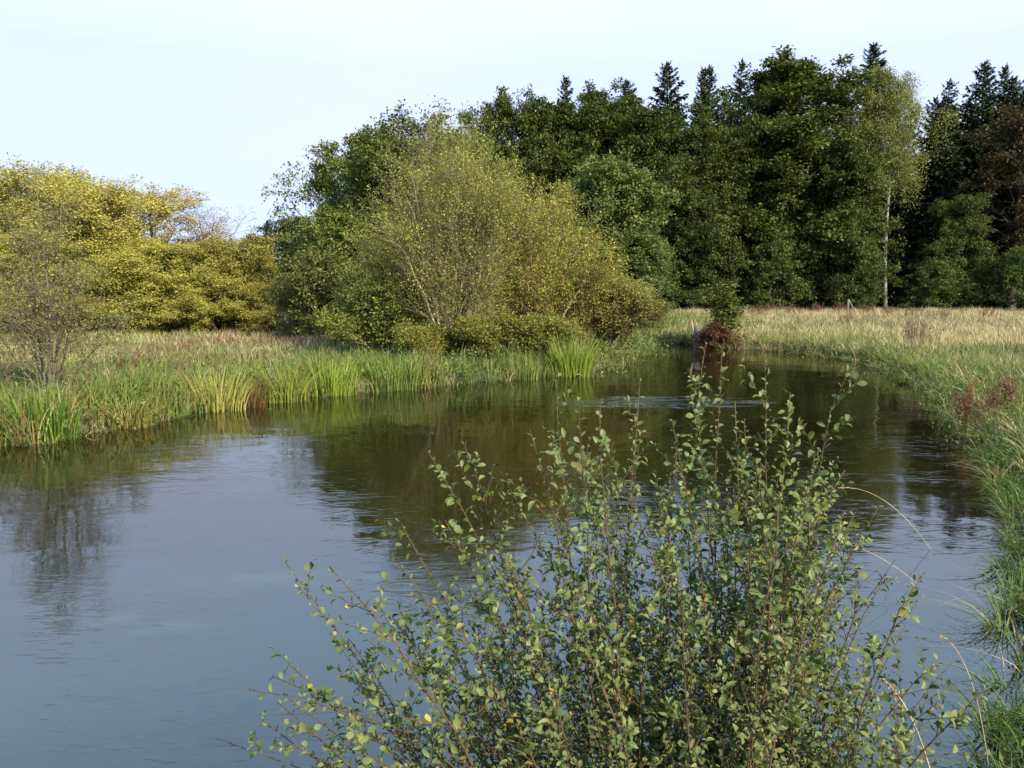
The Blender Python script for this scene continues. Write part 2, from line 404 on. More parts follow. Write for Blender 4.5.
def broad(key, H, Rc, base, prof, n1=36, n2=8, n3=7, leaves=10, size=.34, cols=None, wts=None, bark=(.07, .055, .04), up=.1,
          ang=lambda t: 1.25 - .65 * t, spread=.28, mat=None, flat=.45, bend=-.05, l2=.42, l3=.36, ratio=.62, upn=.9, seed=0, k3tube=True, barkmat=None, lean=(0, 0)):
    global rng
    rng = np.random.default_rng(seed + 100)
    P0, R0 = straight(H * .95, H * .018, lean=lean)
    P1, R1, t1 = grow(P0, R0, n1, base, .98, ang, lambda t, pl: Rc * prof((t - base) / (1 - base)) + .05 * Rc, 6, up, bend, .05, .55)
    P2, R2, t2 = grow(P1, R1, n2, .28, 1.0, .85, lambda t, pl: np.maximum(pl * l2 * (1.25 - .6 * t), .09 * Rc), 4, up * .6, -.05, .07, .6)
    P3, R3, t3 = grow(P2, R2, n3, .2, 1.0, .8, lambda t, pl: np.maximum(pl * l3, .07 * Rc), 3, .05, -.10, .07, .6)
    g = Geo(); tubes(g, P0, R0, 9, bark)
    tubes(g, P1, R1, 5, bark); tubes(g, P2, R2, 3, bark)
    if k3tube: tubes(g, P3, R3, 3, bark)
    c = Geo()
    spray_leaves(c, P3, leaves, size, ratio, spread, cols, wts, flat, upn, outc=np.array([0, 0, H * .45]))
    # leaves at ends of limbs too
    spray_leaves(c, P2, 5, size, ratio, spread, cols, wts, flat, upn, outc=np.array([0, 0, H * .45]), t0=.5)
    V = np.concatenate(c.V)
    PROTO[key] = ([('trunk', g.mesh('trunk', barkmat or M_BARK, True)), ('crown', c.mesh('crown', mat or M_LEAF))],
                  np.percentile(V[:, 2], 99.7), np.percentile(np.hypot(V[:, 0], V[:, 1]), 92))

ell = lambda c, lo=.25: (lambda u: np.maximum(lo, np.sqrt(np.clip(1 - ((u - c) / np.where(u < c, c + .25, 1 - c + .02)) ** 2, 0, 1))))
DARK = [(.036, .058, .014), (.052, .078, .018), (.074, .10, .022), (.10, .118, .028)]
MIDG = [(.085, .125, .034), (.11, .15, .04), (.14, .17, .048)]
OLIVE = [(.085, .095, .026), (.115, .115, .030), (.14, .125, .034)]
broad('oak', 22, 8.5, .07, ell(.42), 50, 10, 7, 20, .32, DARK, seed=1)
broad('oak_tall', 25, 6.6, .10, ell(.5), 54, 9, 7, 20, .32, DARK, seed=2)
broad('alder', 20, 5.6, .06, ell(.35), 54, 9, 6, 20, .31, [(.045, .072, .016), (.065, .096, .02), (.09, .12, .026)], seed=3)
broad('beech', 18, 6.5, .05, ell(.35), 44, 10, 7, 18, .31, [(.060, .088, .02), (.082, .11, .026), (.048, .072, .017)], seed=4, flat=.3, ang=lambda t: 1.45 - .6 * t)
broad('round_tree', 10.5, 4.6, .06, ell(.32), 46, 10, 8, 12, .23, MIDG, seed=5, spread=.2, up=.2)
broad('brown_tree', 22, 6, .12, ell(.45), 44, 8, 7, 8, .32, [(.075, .055, .025), (.10, .070, .03), (.06, .055, .022)], seed=6, flat=.35)
broad('near_oak', 11, 4.6, .12, ell(.5), 36, 8, 7, 12, .23, [(.10, .135, .028), (.135, .165, .036), (.175, .19, .048)], seed=7, spread=.2)
broad('near_alder', 11, 4.2, .05, ell(.4), 44, 9, 7, 12, .22, [(.09, .13, .027), (.125, .16, .034), (.165, .19, .044)], seed=8, spread=.18, up=.25)
broad('yellow_willow', 11, 5.6, .03, ell(.48, .5), 40, 10, 8, 17, .20, [(.38, .335, .095), (.32, .30, .085), (.45, .37, .095), (.24, .245, .07)], seed=9,
      spread=.2, up=.35, mat=M_YELLOW, ratio=.5, ang=lambda t: 1.25 - .7 * t, bend=-.08, upn=.25, k3tube=False, flat=.9, bark=(.06, .05, .035))
broad('olive_willow', 11, 5.6, .02, ell(.42, .6), 42, 11, 9, 16, .20, [(.44, .41, .10), (.37, .36, .09), (.52, .45, .10), (.28, .29, .075)], seed=10,
      spread=.2, up=.35, mat=M_YELLOW, ratio=.5, ang=lambda t: 1.25 - .7 * t, bend=-.1, upn=.25, k3tube=False, flat=.9, bark=(.06, .05, .035))
broad('airy_willow', 12, 5.0, .38, ell(.6), 26, 8, 7, 10, .19, [(.46, .36, .09), (.38, .32, .08), (.50, .39, .09)], seed=11,
      spread=.18, up=.4, mat=M_YELLOW, ratio=.42, ang=lambda t: 1.0 - .5 * t, upn=.5, bark=(.075, .06, .045))
broad('domed_willow', 12, 5.2, .30, ell(.62), 34, 9, 8, 15, .19, [(.43, .385, .11), (.37, .35, .10), (.30, .30, .085), (.49, .41, .11)], seed=21,
      spread=.2, up=.45, mat=M_YELLOW, ratio=.45, ang=lambda t: 1.0 - .5 * t, bend=-.12, upn=.3, bark=(.075, .06, .045), k3tube=False, flat=.9)
broad('bare_willow', 12, 4.4, .35, ell(.6), 24, 8, 8, 1, .15, [(.20, .15, .05)], seed=12, spread=.15, up=.4, mat=M_YELLOW, ratio=.42,
      ang=lambda t: 1.0 - .5 * t, bark=(.13, .10, .07))
broad('bush', 3.2, 2.2, .03, ell(.4, .35), 30, 7, 6, 8, .13, [(.12, .15, .034), (.16, .18, .042), (.20, .20, .05)], seed=13, spread=.12, up=.35,
      ang=lambda t: 1.0 - .5 * t)
broad('hazel', 6.5, 4.0, .04, ell(.4, .35), 34, 8, 6, 8, .28, [(.062, .096, .024), (.085, .118, .028), (.048, .078, .019)], seed=14, spread=.22, flat=.3)
broad('sparse_alder', 11.5, 3.0, .35, ell(.5), 26, 7, 6, 5, .17, [(.07, .09, .025), (.10, .11, .03)], seed=15, spread=.14, up=.5, ang=lambda t: .9 - .4 * t)
broad('riverside_sapling', 2.6, 1.0, .05, lambda u: .75 + 0 * u, 15, 8, 5, 6, .10, [(.13, .16, .04), (.17, .18, .05), (.10, .13, .034)], seed=16, spread=.08, up=.9,
      ang=lambda t: .6 - .2 * t, l2=.5, flat=.9)

def spruce(key, H, Rb, seed, dens=1.0, cols=((.022, .040, .016), (.032, .054, .02), (.044, .066, .022))):
    global rng
    rng = np.random.default_rng(seed + 300)
    P0, R0 = straight(H, H * .012, 12, .004)
    n1 = int(430 * dens)
    P1, R1, t1 = grow(P0, R0, n1, .06, .995, lambda t: 1.75 - .75 * t ** 2, lambda t, pl: U(.72, 1.22, t.shape) * Rb * np.clip(1.05 - t, .02, 1) ** .84 * (t < .97) + .32, 6, 0, 0, .025, .5)
    s = np.linspace(0, 1, 6); Ln = np.linalg.norm(P1[:, -1] - P1[:, 0], axis=-1)
    P1[..., 2] += Ln[:, None] * (-.28 * (1 - t1)[:, None] * np.sin(s * 2.2) + .12 * s ** 3)
    g = Geo(); tubes(g, P0, R0, 8, (.06, .045, .035)); tubes(g, P1, R1, 3, (.05, .04, .03))
    c = Geo()
    m_ = 38
    p, d = along(P1, m_, .12, 1.0)
    side = nrm(np.cross(d, Z)) * np.where(rng.random(len(p)) < .5, 1, -1)[:, None]
    bl = np.repeat(Ln, m_)
    dd = nrm(d * U(.2, .8, (len(p), 1)) + side * U(.2, 1., (len(p), 1)) + np.stack([0 * bl, 0 * bl, -U(.05, .7, len(p))], -1))
    n = nrm(Z + rng.normal(0, .5, (len(p), 3)))
    sz = U(.35, .85, len(p)) * np.clip(bl / 2.2, .35, 1.1)
    stamp(c, DIAMOND, p, dd, n, sz, sz * .40, palette(len(p), cols, None, .25))
    # tips
    stamp(c, DIAMOND, P1[:, -2], P1[:, -1] - P1[:, -2], nrm(Z + rng.normal(0, .3, (len(P1), 3))), .5, .16, palette(len(P1), cols))
    PROTO[key] = ([('trunk', g.mesh('trunk', M_BARK, True)), ('crown', c.mesh('crown', M_NEEDLE))], H, Rb)
spruce('spruce', 28, 4.9, 1); spruce('spruce_slim', 28, 3.5, 2, .9); spruce('spruce_ragged', 28, 4.6, 3, .62); spruce('spruce_broad', 28, 5.6, 4, .8)
broad('pine', 16, 4.2, .25, ell(.6), 30, 8, 6, 9, .42, [(.022, .042, .016), (.032, .054, .02), (.04, .062, .022)], seed=31, mat=M_NEEDLE, ratio=.35, flat=.4)

# ---- forest along the far side of the right-hand meadow: front row, then the spruces that rise behind it
def hpx(top, D): return (at_d(512, top, D)[2]) - .3
FG = 'trees of the dark forest edge'
front = [  # key, name, px, top, D, half-width px, label
 ('oak', 'oak_tree', 512, 92, 86, 52, 'dark green oak at the left end of the tall forest, beside the twiggy willow crown'),
 ('alder', 'alder_tree', 560, 104, 88, 46, 'dark broadleaf tree behind the small round tree, forming the forest skyline'),
 ('oak_tall', 'oak_tree', 600, 88, 92, 48, 'tall dark broadleaf tree rising straight above the round mid green tree'),
 ('alder', 'alder_tree', 645, 112, 86, 44, 'dark alder in the forest edge above the gap at the river bend'),
 ('oak', 'oak_tree', 690, 120, 84, 56, 'wide dark oak whose branches overhang the grass behind the grey stump'),
 ('beech', 'beech_tree', 735, 118, 86, 50, 'dark layered beech between the grey stump and the tallest oak'),
 ('oak_tall', 'oak_tree', 800, 60, 86, 74, 'tallest broad oak of the forest with its rounded top against the sky'),
 ('beech', 'beech_tree', 842, 150, 82, 44, 'lighter green leafy tree just left of the white birch trunk'),
 ('beech', 'beech_tree', 950, 196, 84, 32, 'smaller lit green tree standing out before the dark spruces right of the birch'),
 ('brown_tree', 'beech_tree', 1012, 105, 88, 48, 'russet brown leaved tree at the right end of the forest'),
 ('alder', 'alder_tree', 1075, 110, 88, 50, 'dark green tree past the russet tree at the forest end'),
]
for i, (k, nm, px, top, D, hw, lab) in enumerate(front):
    rng = np.random.default_rng(500 + i)
    plant(k, nm, lab, 'tree', px, D, hpx(top, D), hw * D / F_PX, FG)
low = [(775, 235, 80, 30, 'bright green hazel bush low at the forest foot below the tallest oak'),
       (1018, 248, 80, 26, 'green hazel bush at the forest foot below the russet tree'),
       (700, 262, 82, 26, 'dim green hazel bush under the branches behind the stump'),
       (860, 262, 80, 20, 'small hazel bush at the foot of the white birch'),
       (930, 262, 82, 28, 'shaded hazel bush right of the birch at the meadow edge'),
       (665, 255, 82, 24, 'shaded hazel bush at the forest foot beside the round tree')]
for i, (px, top, D, hw, lab) in enumerate(low):
    rng = np.random.default_rng(540 + i)
    plant('hazel', 'hazel_bush', lab, 'bush', px, D, hpx(top, D), hw * D / F_PX, 'hazel bushes along the forest foot')
conifers = [('spruce_slim', 566, 78, 100, 'slim spruce top poking out above the left broadleaf trees'),
 ('spruce_broad', 662, 64, 98, 'spruce with wide layered top left of the two thin spires'),
 ('spruce_slim', 694, 70, 100, 'left one of two thin spruce spires side by side'),
 ('spruce_slim', 707, 66, 102, 'right one of two thin spruce spires side by side'),
 ('spruce_ragged', 739, 60, 100, 'ragged spruce between the thin spires and the tallest oak'),
 ('spruce', 770, 52, 100, 'spruce top touching the left shoulder of the tallest oak'),
 ('spruce', 867, 44, 102, 'highest spruce top, rising right behind the birch crown'),
 ('spruce_ragged', 941, 80, 96, 'spruce first right of the birch crown, lower than its neighbours'),
 ('spruce_broad', 968, 62, 98, 'left of a pair of tall dark spruces near the right end of the forest'),
 ('spruce_slim', 984, 66, 100, 'thin spruce squeezed behind the pair right of the birch'),
 ('spruce', 1000, 76, 97, 'dark spruce behind the russet tree, left side'),
 ('spruce_ragged', 1022, 62, 98, 'tall spruce rising over the russet tree at the photo edge'),
 ('spruce_ragged', 905, 110, 97, 'dark spruce filling the gap just right of the birch trunk'),
 ('spruce', 626, 82, 100, 'spruce behind the broadleaf trees, half hidden, left of the widest top'),
 ('spruce_broad', 924, 98, 99, 'broad dark spruce between the birch crown and the first tall spruce'),
 ('spruce_broad', 955, 100, 100, 'broad dark spruce in the notch between the tall ones right of the birch'),
 ('spruce_broad', 1008, 92, 99, 'broad dark spruce directly behind the russet tree'),
 ('spruce', 1060, 80, 98, 'spruce beyond the russet tree, past the photo edge')]
for i, (k, px, top, D, lab) in enumerate(conifers):
    rng = np.random.default_rng(560 + i)
    plant(k, 'spruce_tree', lab, 'spruce', px, D, hpx(top, D), None, 'spruces rising behind the forest edge')
for i in range(22):      # the wood behind: seen only as darkness between the trunks
    rng = np.random.default_rng(600 + i)
    px = 500 + i * 28 + U(-8, 8); D = 108 + (i % 3) * 6
    plant(['spruce', 'spruce_ragged'][i % 2], 'spruce_tree', 'shaded spruce deep in the forest behind the front trees', 'spruce', px, D,
          hpx(104, D), 5.6, 'shaded spruces deep inside the forest')

# birch
def birch():
    global rng
    rng = np.random.default_rng(71)
    D = 83; H = hpx(74, D); x = at_d(886, 300, D)[0]
    root = thing('birch_tree', 'birch with forked white trunk and thin olive crown before the dark forest', 'birch', (x, D, gzs(x, D) - .05))
    s = np.linspace(0, 1, 10)
    zf = hpx(188, D)
    P0 = np.stack([-.22 * np.sin(s * 3) - .3 * s, 0 * s, s * zf], -1)[None]; R0 = (.21 - .07 * s)[None]
    ends = [((-1.6, .3), H * .99), ((1.0, -.2), H * .94)]
    P1, R1 = [], []
    for (ex, ey), hz in ends:
        P1.append(np.stack([P0[0, -1, 0] + ex * (1 - (1 - s) ** 1.8) * .9, ey * s, zf + (hz - zf) * s], -1)); R1.append(.13 * (1 - .9 * s) + .01)
    P1 = np.array(P1); P1[:, :, :2] += np.cumsum(rng.normal(0, .07, (2, 10, 2)), 1); P1[:, 0, :2] = P0[0, -1, :2]; R1 = np.array(R1)
    P2, R2, _ = grow(P1, R1, 19, .0, .99, lambda t: 1.15 - .55 * t, lambda t, pl: U(.5, 1.25, t.shape) * 5.2 * np.sqrt(np.clip(1 - ((t - .3) / .75) ** 2, .06, 1)), 6, .3, -.32, .06, .5)
    P3, R3, _ = grow(P2, R2, 9, .2, 1, .8, lambda t, pl: .42 * pl * (1.2 - .5 * t) + .3, 4, .05, -.6, .05, .5)
    P4, R4, _ = grow(P3, R3, 6, .2, 1, .7, lambda t, pl: .55 * pl + .2, 4, -.2, -.6, .05, .6)
    g = Geo(); tubes(g, P0, R0, 10, (.19, .18, .155), 0); tubes(g, P1, R1, 8, (.22, .21, .18), 0); g.build('trunk', M_BIRCH, root, True)
    b = Geo(); tubes(b, P2, R2, 5, (.26, .24, .20)); tubes(b, P3, R3, 3, (.12, .085, .06)); b.build('branches', M_TWIG, root, True)
    c = Geo(); spray_leaves(c, P4, 17, .17, .6, .24, [(.15, .18, .05), (.185, .20, .055), (.21, .21, .055), (.12, .15, .042)], None, .9, .4, .5)
    c.build('crown', M_LEAF, root)
birch()

# ---- far wood at the left gap
far = [('spruce', 268, 222, 118, None, 'spruce_tree', 'far spruce with the highest tip in the gap right of the yellow trees', 'spruce'),
       ('pine', 288, 218, 112, 26, 'pine_tree', 'dark far pine close beside the big green trees', 'pine'),
       ('pine', 262, 236, 114, 20, 'pine_tree', 'dark far pine just right of the brightest yellow tree', 'pine'),
       ('spruce_slim', 255, 236, 122, None, 'spruce_tree', 'small far spruce low behind the yellow tree crown', 'spruce'),
       ('pine', 308, 226, 108, 26, 'pine_tree', 'far dark pine peeping out over the low olive bushes', 'pine'),
       ('pine', 330, 228, 112, 26, 'pine_tree', 'far dark pine half hidden behind the big green trees', 'pine'),
       ('spruce', 232, 240, 120, None, 'spruce_tree', 'far dark spruce seen through the thin yellow crowns', 'spruce')]
for i, (k, px, top, D, hw, nm, lab, cat) in enumerate(far):
    rng = np.random.default_rng(640 + i)
    plant(k, nm, lab, cat, px, D, hpx(top, D), hw and hw * D / F_PX, 'dark far wood left of the big green trees')

# ---- yellowing willows beyond the left meadow
YG = 'yellowing willows beyond the left meadow'
yel = [('domed_willow', 26, 166, 51, 74, 'large golden willow with high domed crown at the left edge'),
       ('yellow_willow', -60, 172, 50, 90, 'golden willow cut off by the left photo edge'),
       ('domed_willow', 108, 178, 49, 62, 'olive yellow willow with domed top beside the tallest golden one'),
       ('airy_willow', 168, 186, 55, 66, 'airy pale yellow willow with sky showing between its branches'),
       ('bare_willow', 208, 202, 57, 42, 'nearly bare willow with brown twigs against the sky'),
       ('yellow_willow', 236, 236, 46.5, 46, 'bright yellow rounded willow at the right end of the row'),
       ('olive_willow', 172, 238, 46, 58, 'low olive willow under the airy crown'),
       ('olive_willow', 70, 236, 46, 64, 'low olive willow behind the small bare riverside tree'),
       ('olive_willow', -10, 232, 46, 64, 'low olive willow at the left edge under the golden crown'),
       ('yellow_willow', 262, 282, 45.5, 22, 'small orange tinged willow bush ending the yellow row'),
       ('olive_willow', 122, 252, 44.8, 48, 'low leafy willow in the middle of the yellow row'),
       ('olive_willow', 212, 262, 45, 40, 'low leafy willow under the nearly bare one'),
       ('yellow_willow', 40, 240, 56, 80, 'low golden willow deep behind the domed golden crown'),
       ('olive_willow', 140, 236, 57, 80, 'low olive willow deep behind the middle of the yellow row'),
       ('olive_willow', 225, 258, 56, 60, 'low olive willow deep behind the brightest yellow tree')]
for i, (k, px, top, D, hw, lab) in enumerate(yel):
    rng = np.random.default_rng(660 + i)
    plant(k, 'willow_tree', lab, 'willow', px, D, hpx(top, D), hw * D / F_PX, YG)

# ---- green trees behind the main willow
cen = [('near_oak', 'oak_tree', 338, 146, 50, 54, 'green oak whose airy left crown stands against the sky'),
       ('near_alder', 'alder_tree', 392, 128, 46, 66, 'dense dark green alder directly behind the twiggy willow'),
       ('near_alder', 'alder_tree', 350, 205, 43, 52, 'lower dark green alder left of the twiggy willow'),
       ('near_alder', 'alder_tree', 455, 130, 50, 60, 'dark green alder whose top shows over the willow crown'),
       ('sparse_alder', 'alder_tree', 408, 102, 40, 40, 'thin topped alder with sparse twigs reaching above the crowns'),
       ('round_tree', 'maple_tree', 605, 160, 52, 62, 'round mid green tree at the river bend before the dark forest'),
       ('round_tree', 'maple_tree', 632, 232, 50, 40, 'lower side crown of green leaves beside the round tree')]
for i, (k, nm, px, top, D, hw, lab) in enumerate(cen):
    rng = np.random.default_rng(680 + i)
    plant(k, nm, lab, 'tree', px, D, hpx(top, D), hw * D / F_PX, None)
bsh = [(322, 246, 39, 40, 'olive green bush at the left foot of the big green trees'),
       (296, 276, 41, 26, 'small olive bush at the meadow edge near the yellow row'),
       (368, 268, 34, 36, 'shaded green bush at the left foot of the twiggy willow'),
       (350, 300, 36, 30, 'low dark bush behind the reeds left of the twiggy willow'),
       (652, 300, 46, 22, 'green bush at the water gap below the round tree')]
for i, (px, top, D, hw, lab) in enumerate(bsh):
    rng = np.random.default_rng(690 + i)
    plant('bush', 'willow_bush', lab, 'bush', px, D, hpx(top, D), hw * D / F_PX, 'bushes at the feet of the green trees')

# ---- many-stemmed twiggy willows on the left bank
def stool(name, label, cat, px, D, top, nst, spread_l, spread_r, cols, wts, twig, seed, nleaf=4, size=.10, n2=14, n3=9, bark=(.16, .13, .085), group=None, dz=0., lean=.25, leafspread=.07):
    global rng
    rng = np.random.default_rng(seed)
    H = hpx(top, D); x0 = at_d(px, 300, D)[0]
    root = thing(name, label, cat, (x0, D, gzs(x0, D) - .05 + dz), 0, group)
    s = np.linspace(0, 1, 8)
    P0, R0 = [], []
    for i in range(nst):
        a = U(-1, 1); ex = (spread_r if a > 0 else spread_l) * a; ey = U(-1, 1) * .5 * (spread_l + spread_r) * .5
        r_ = min(1, math.hypot(ex / max(spread_l, spread_r), ey / max(spread_l, spread_r)))
        hz = H * (1 - .5 * r_ ** 2) * U(.76, 1.0)
        b = np.array([ex * .12 + U(-.2, .2), ey * .12 + U(-.2, .2), 0])
        P = b + np.stack([ex * .9 * s ** 1.15, ey * .9 * s ** 1.15, hz * (1 - (1 - s) ** (1.25 + lean * r_))], -1)
        P += np.cumsum(rng.normal(0, .012, (8, 3)), 0) * H * .6 * (s[:, None] > 0)
        P0.append(P); R0.append(U(.028, .06) * (1 - .85 * s))
    P0 = np.array(P0); R0 = np.array(R0)
    P1, R1, _ = grow(P0, R0, n2, .1, .98, lambda t: .95 - .35 * t, lambda t, pl: pl * (.36 - .18 * t), 5, .3, .12, .035, .5, .006)
    P2, R2, _ = grow(P1, R1, n3, .12, 1.0, .65, lambda t, pl: pl * (.55 - .25 * t) + .12, 4, .25, .05, .04, .6, .0045)
    P3, R3, _ = grow(P2, R2, 3, .2, 1.0, .6, lambda t, pl: pl * .55 + .06, 3, .2, 0, .05, .7, .004)
    g = Geo(); tubes(g, P0, R0, 6, bark)
    g.build('stems', M_TWIG, root, True)
    b = Geo(); tubes(b, P1, R1, 4, twig); tubes(b, P2, R2, 3, twig); tubes(b, P3, R3, 3, twig)
    b.build('twigs', M_TWIG, root, True)
    c = Geo()
    spray_leaves(c, P3, nleaf, size, .55, leafspread, cols, wts, .8, .35, 0)
    c.build('foliage', M_YELLOW, root)
    root.scale = (1, 1, H / np.percentile(np.concatenate(c.V)[:, 2], 99.96))
    return root
WC = [(.24, .27, .045), (.29, .31, .052), (.18, .22, .038), (.48, .50, .10)]
stool('willow_tree', 'large many stemmed willow with pale twigs and sparse small yellow green leaves', 'willow', 450, 28.5, 106, 28, 3.0, 2.5, WC, (.35, .3, .22, .13),
      (.22, .185, .115), 801, 5, .085, 14, 9, (.38, .33, .23))
stool('willow_tree', 'brownish willow with dense reddish twigs right of the pale stemmed one', 'willow', 535, 30.5, 172, 16, 2.6, 2.6,
      [(.24, .245, .048), (.29, .27, .055), (.19, .215, .042), (.48, .44, .085)], (.35, .25, .25, .15), (.22, .15, .085), 802, 6, .09, 15, 10, (.26, .21, .14))
stool('willow_bush', 'low rusty willow bush hanging over the water at the bend', 'bush', 606, 31.5, 268, 18, 2.2, 1.7,
      [(.23, .215, .065), (.27, .24, .07), (.18, .19, .052)], (.4, .3, .3), (.19, .13, .07), 803, 7, .10, 12, 9, lean=.6)
stool('willow_bush', 'low olive willow bush under the pale stemmed willow beside the reeds', 'bush', 512, 27.5, 310, 13, 2.0, 2.2,
      [(.22, .235, .05), (.28, .275, .06), (.17, .19, .042)], (.4, .3, .3), (.2, .16, .09), 804, 7, .10, 12, 9, lean=.6)
stool('willow_bush', 'low leafy willow bush filling the foot of the pale stems above the reeds', 'bush', 428, 27.3, 322, 12, 1.7, 1.5,
      [(.23, .25, .05), (.28, .285, .06), (.18, .20, .045)], (.4, .3, .3), (.22, .18, .10), 806, 7, .09, 12, 9, lean=.6)
stool('willow_bush', 'leafy olive willow bush low on the left side of the pale stemmed willow', 'bush', 386, 29, 258, 14, 1.9, 1.5,
      [(.13, .17, .034), (.17, .20, .04), (.21, .22, .05)], (.4, .3, .3), (.14, .12, .065), 805, 8, .11, 12, 9, lean=.5)

# ---- small half-bare tree on the left bank
def half_bare():
    global rng
    rng = np.random.default_rng(811)
    D = 19.5; x = at_d(42, 300, D)[0]; H = hpx(192, D)
    root = thing('alder_sapling', 'small half bare tree with thin dark twigs standing alone on the left bank', 'tree', (x, D, gzs(x, D) - .03))
    s = np.linspace(0, 1, 8); P0, R0 = [], []
    for dx, dy, hh, r in [(.15, 0, 1, .055), (.55, .3, .93, .045), (-.5, -.2, .86, .04), (-.95, .3, .62, .03), (1.2, -.2, .62, .03), (-1.7, .1, .42, .026), (1.9, .2, .36, .024), (.2, -.6, .8, .035)]:
        P = np.stack([dx * s ** .9 + .1 * np.sin(s * 4 + dx), dy * s, H * hh * s], -1); P0.append(P); R0.append(r * (1 - .85 * s))
    P0 = np.array(P0); R0 = np.array(R0)
    P1, R1, _ = grow(P0, R0, 15, .12, .98, lambda t: .95 - .3 * t, lambda t, pl: 1.6 * (1.05 - .7 * t) * (pl / H) ** .5, 5, .12, .06, .045, .5, .006)
    P2, R2, _ = grow(P1, R1, 8, .15, 1, .75, lambda t, pl: pl * (.5 - .2 * t) + .06, 4, .1, .02, .05, .6, .004)
    P3, R3, _ = grow(P2, R2, 4, .2, 1, .7, lambda t, pl: pl * .5 + .04, 3, .05, 0, .05, .7, .003)
    g = Geo(); tubes(g, P0, R0, 6, (.13, .11, .08)); g.build('trunk', M_TWIG, root, True)
    b = Geo(); tubes(b, P1, R1, 4, (.15, .125, .085)); tubes(b, P2, R2, 3, (.15, .125, .085)); tubes(b, P3, R3, 3, (.15, .125, .085)); b.build('twigs', M_TWIG, root, True)
    c = Geo(); spray_leaves(c, P3, 2, .065, .6, .05, [(.15, .17, .05), (.17, .17, .055), (.20, .19, .06)], None, .9, .4, .2)
    c.build('foliage', M_LEAF, root)
half_bare()

# ------------------------------------------------------------------ grasses
def blades(g, pos, h, wd, lean, leanamt, cols, k=4, tipw=.12):
    """curved tapering blades; lean = unit horizontal direction (N,2)"""
    N = len(pos); s = np.linspace(0, 1, k)
    curve = leanamt[:, None] * s ** 1.8
    up = s - .45 * np.clip(leanamt, 0, 1.4)[:, None] * s ** 2.4
    P = pos[:, None] + np.stack([lean[:, :1] * (curve * h[:, None]), lean[:, 1:] * (curve * h[:, None]), up * h[:, None]], -1)
    fa = rng.random(N) * math.pi
    sd_ = np.stack([np.cos(fa), np.sin(fa), 0 * fa], -1)
    W_ = wd[:, None] * (1 - (1 - tipw) * s ** 1.5) * .5
    A = P + sd_[:, None] * W_[..., None]; B = P - sd_[:, None] * W_[..., None]
    V = np.stack([A, B], 2).reshape(N, -1, 3)
    i = np.arange(N)[:, None] * 2 * k + np.arange(k - 1) * 2
    q = np.stack([i, i + 1, i + 3, i + 2], -1).reshape(-1, 4)
    g.add(V.reshape(-1, 3), q, None, np.repeat(cols, 2 * k, 0))

def scatter(n, x0, x1, y0, y1, dmin=.05, dmax=1e9, keep=None, wedge=True):
    x = U(x0, x1, n); y = U(y0, y1, n)
    if wedge:
        ok = np.abs(x) < y * .70 + 3.5; x, y = x[ok], y[ok]
    d = sdf(x, y); ok = (d > dmin) & (d < dmax); x, y, d = x[ok], y[ok], d[ok]
    if keep is not None:
        ok = rng.random(len(x)) < keep(x, y, d); x, y, d = x[ok], y[ok], d[ok]
    return x, y, d
def to_water(x, y):
    e = .15; d0 = sdf(x, y); gx = (sdf(x + e, y) - d0) / e; gy = (sdf(x, y + e) - d0) / e
    return -nrm(np.stack([gx, gy], -1))
def mixcol(base, amt, other):
    return base * (1 - amt[:, None]) + np.asarray(other) * amt[:, None]
GREEN = [(.115, .175, .030), (.15, .20, .038), (.19, .225, .052), (.085, .14, .03)]
TAN = [(.46, .38, .22), (.54, .46, .29), (.36, .30, .16)]
def tuft(x, y, f): return .55 + .9 * fbm(x * f, y * f)
def meadow(g, n, x0, x1, y0, y1, hgt, wid, tan_f, dmin, dmax=1e9, overhang=.8, k=4, keep=None, green=GREEN, pink=0., wt=None):
    x, y, d = scatter(n, x0, x1, y0, y1, dmin, dmax, keep)
    N = len(x)
    z = gz(x, y, d)
    h = hgt * tuft(x, y, .9) * U(.6, 1.25, N)
    a = rng.random(N) * 6.28
    near = np.exp(-np.clip(d, 0, None) / .5) * overhang
    ca = fbm(x * 1.3 + 60, y * 1.3) * 14          # neighbouring blades flop the same way
    lean = nrm(np.stack([np.cos(a), np.sin(a)], -1) * .8 + np.stack([np.cos(ca), np.sin(ca)], -1) * .8 + to_water(x, y) * near[:, None] * 1.1)
    la = U(.12, .8, N) + near * .45 + np.clip((fbm(x * 1.7, y * 1.7 + 30) - .5) * 1.5, 0, .6)
    dens = fbm(x * 1.1 + 20, y * 1.1 + 80); h = h * np.clip(.45 + (dens - .3) * 2.0, .35, 1.35)
    c = palette(N, green, None, .22)
    tf = np.clip(tan_f(x, y, d) + rng.normal(0, .12, N), 0, 1)
    istan = rng.random(N) < tf
    ct = palette(N, TAN, None, .15)
    c = np.where(istan[:, None], ct, c)
    gp = np.clip((fbm(x * .7 + 11, y * .7 + 4) - .35) * 3, 0, 1)[:, None]; c = c * (.72 + .4 * gp) * np.array([1, 1, 1.0]) 
    c = np.where(istan[:, None], c, c * (np.array([.8, .98, 1.0]) * (1 - gp) + np.array([1.1, 1.03, .95]) * gp))
    if pink:
        pk = (rng.random(N) < pink * np.clip((fbm(x * .3 + 40, y * .3) - .42) * 5, 0, 1)); c = np.where(pk[:, None], palette(N, [(.20, .10, .065), (.25, .13, .09)], None, .2), c)
    blades(g, np.stack([x, y, z - .03], -1), h, wid * U(.7, 1.3, N), lean, la, c, k)

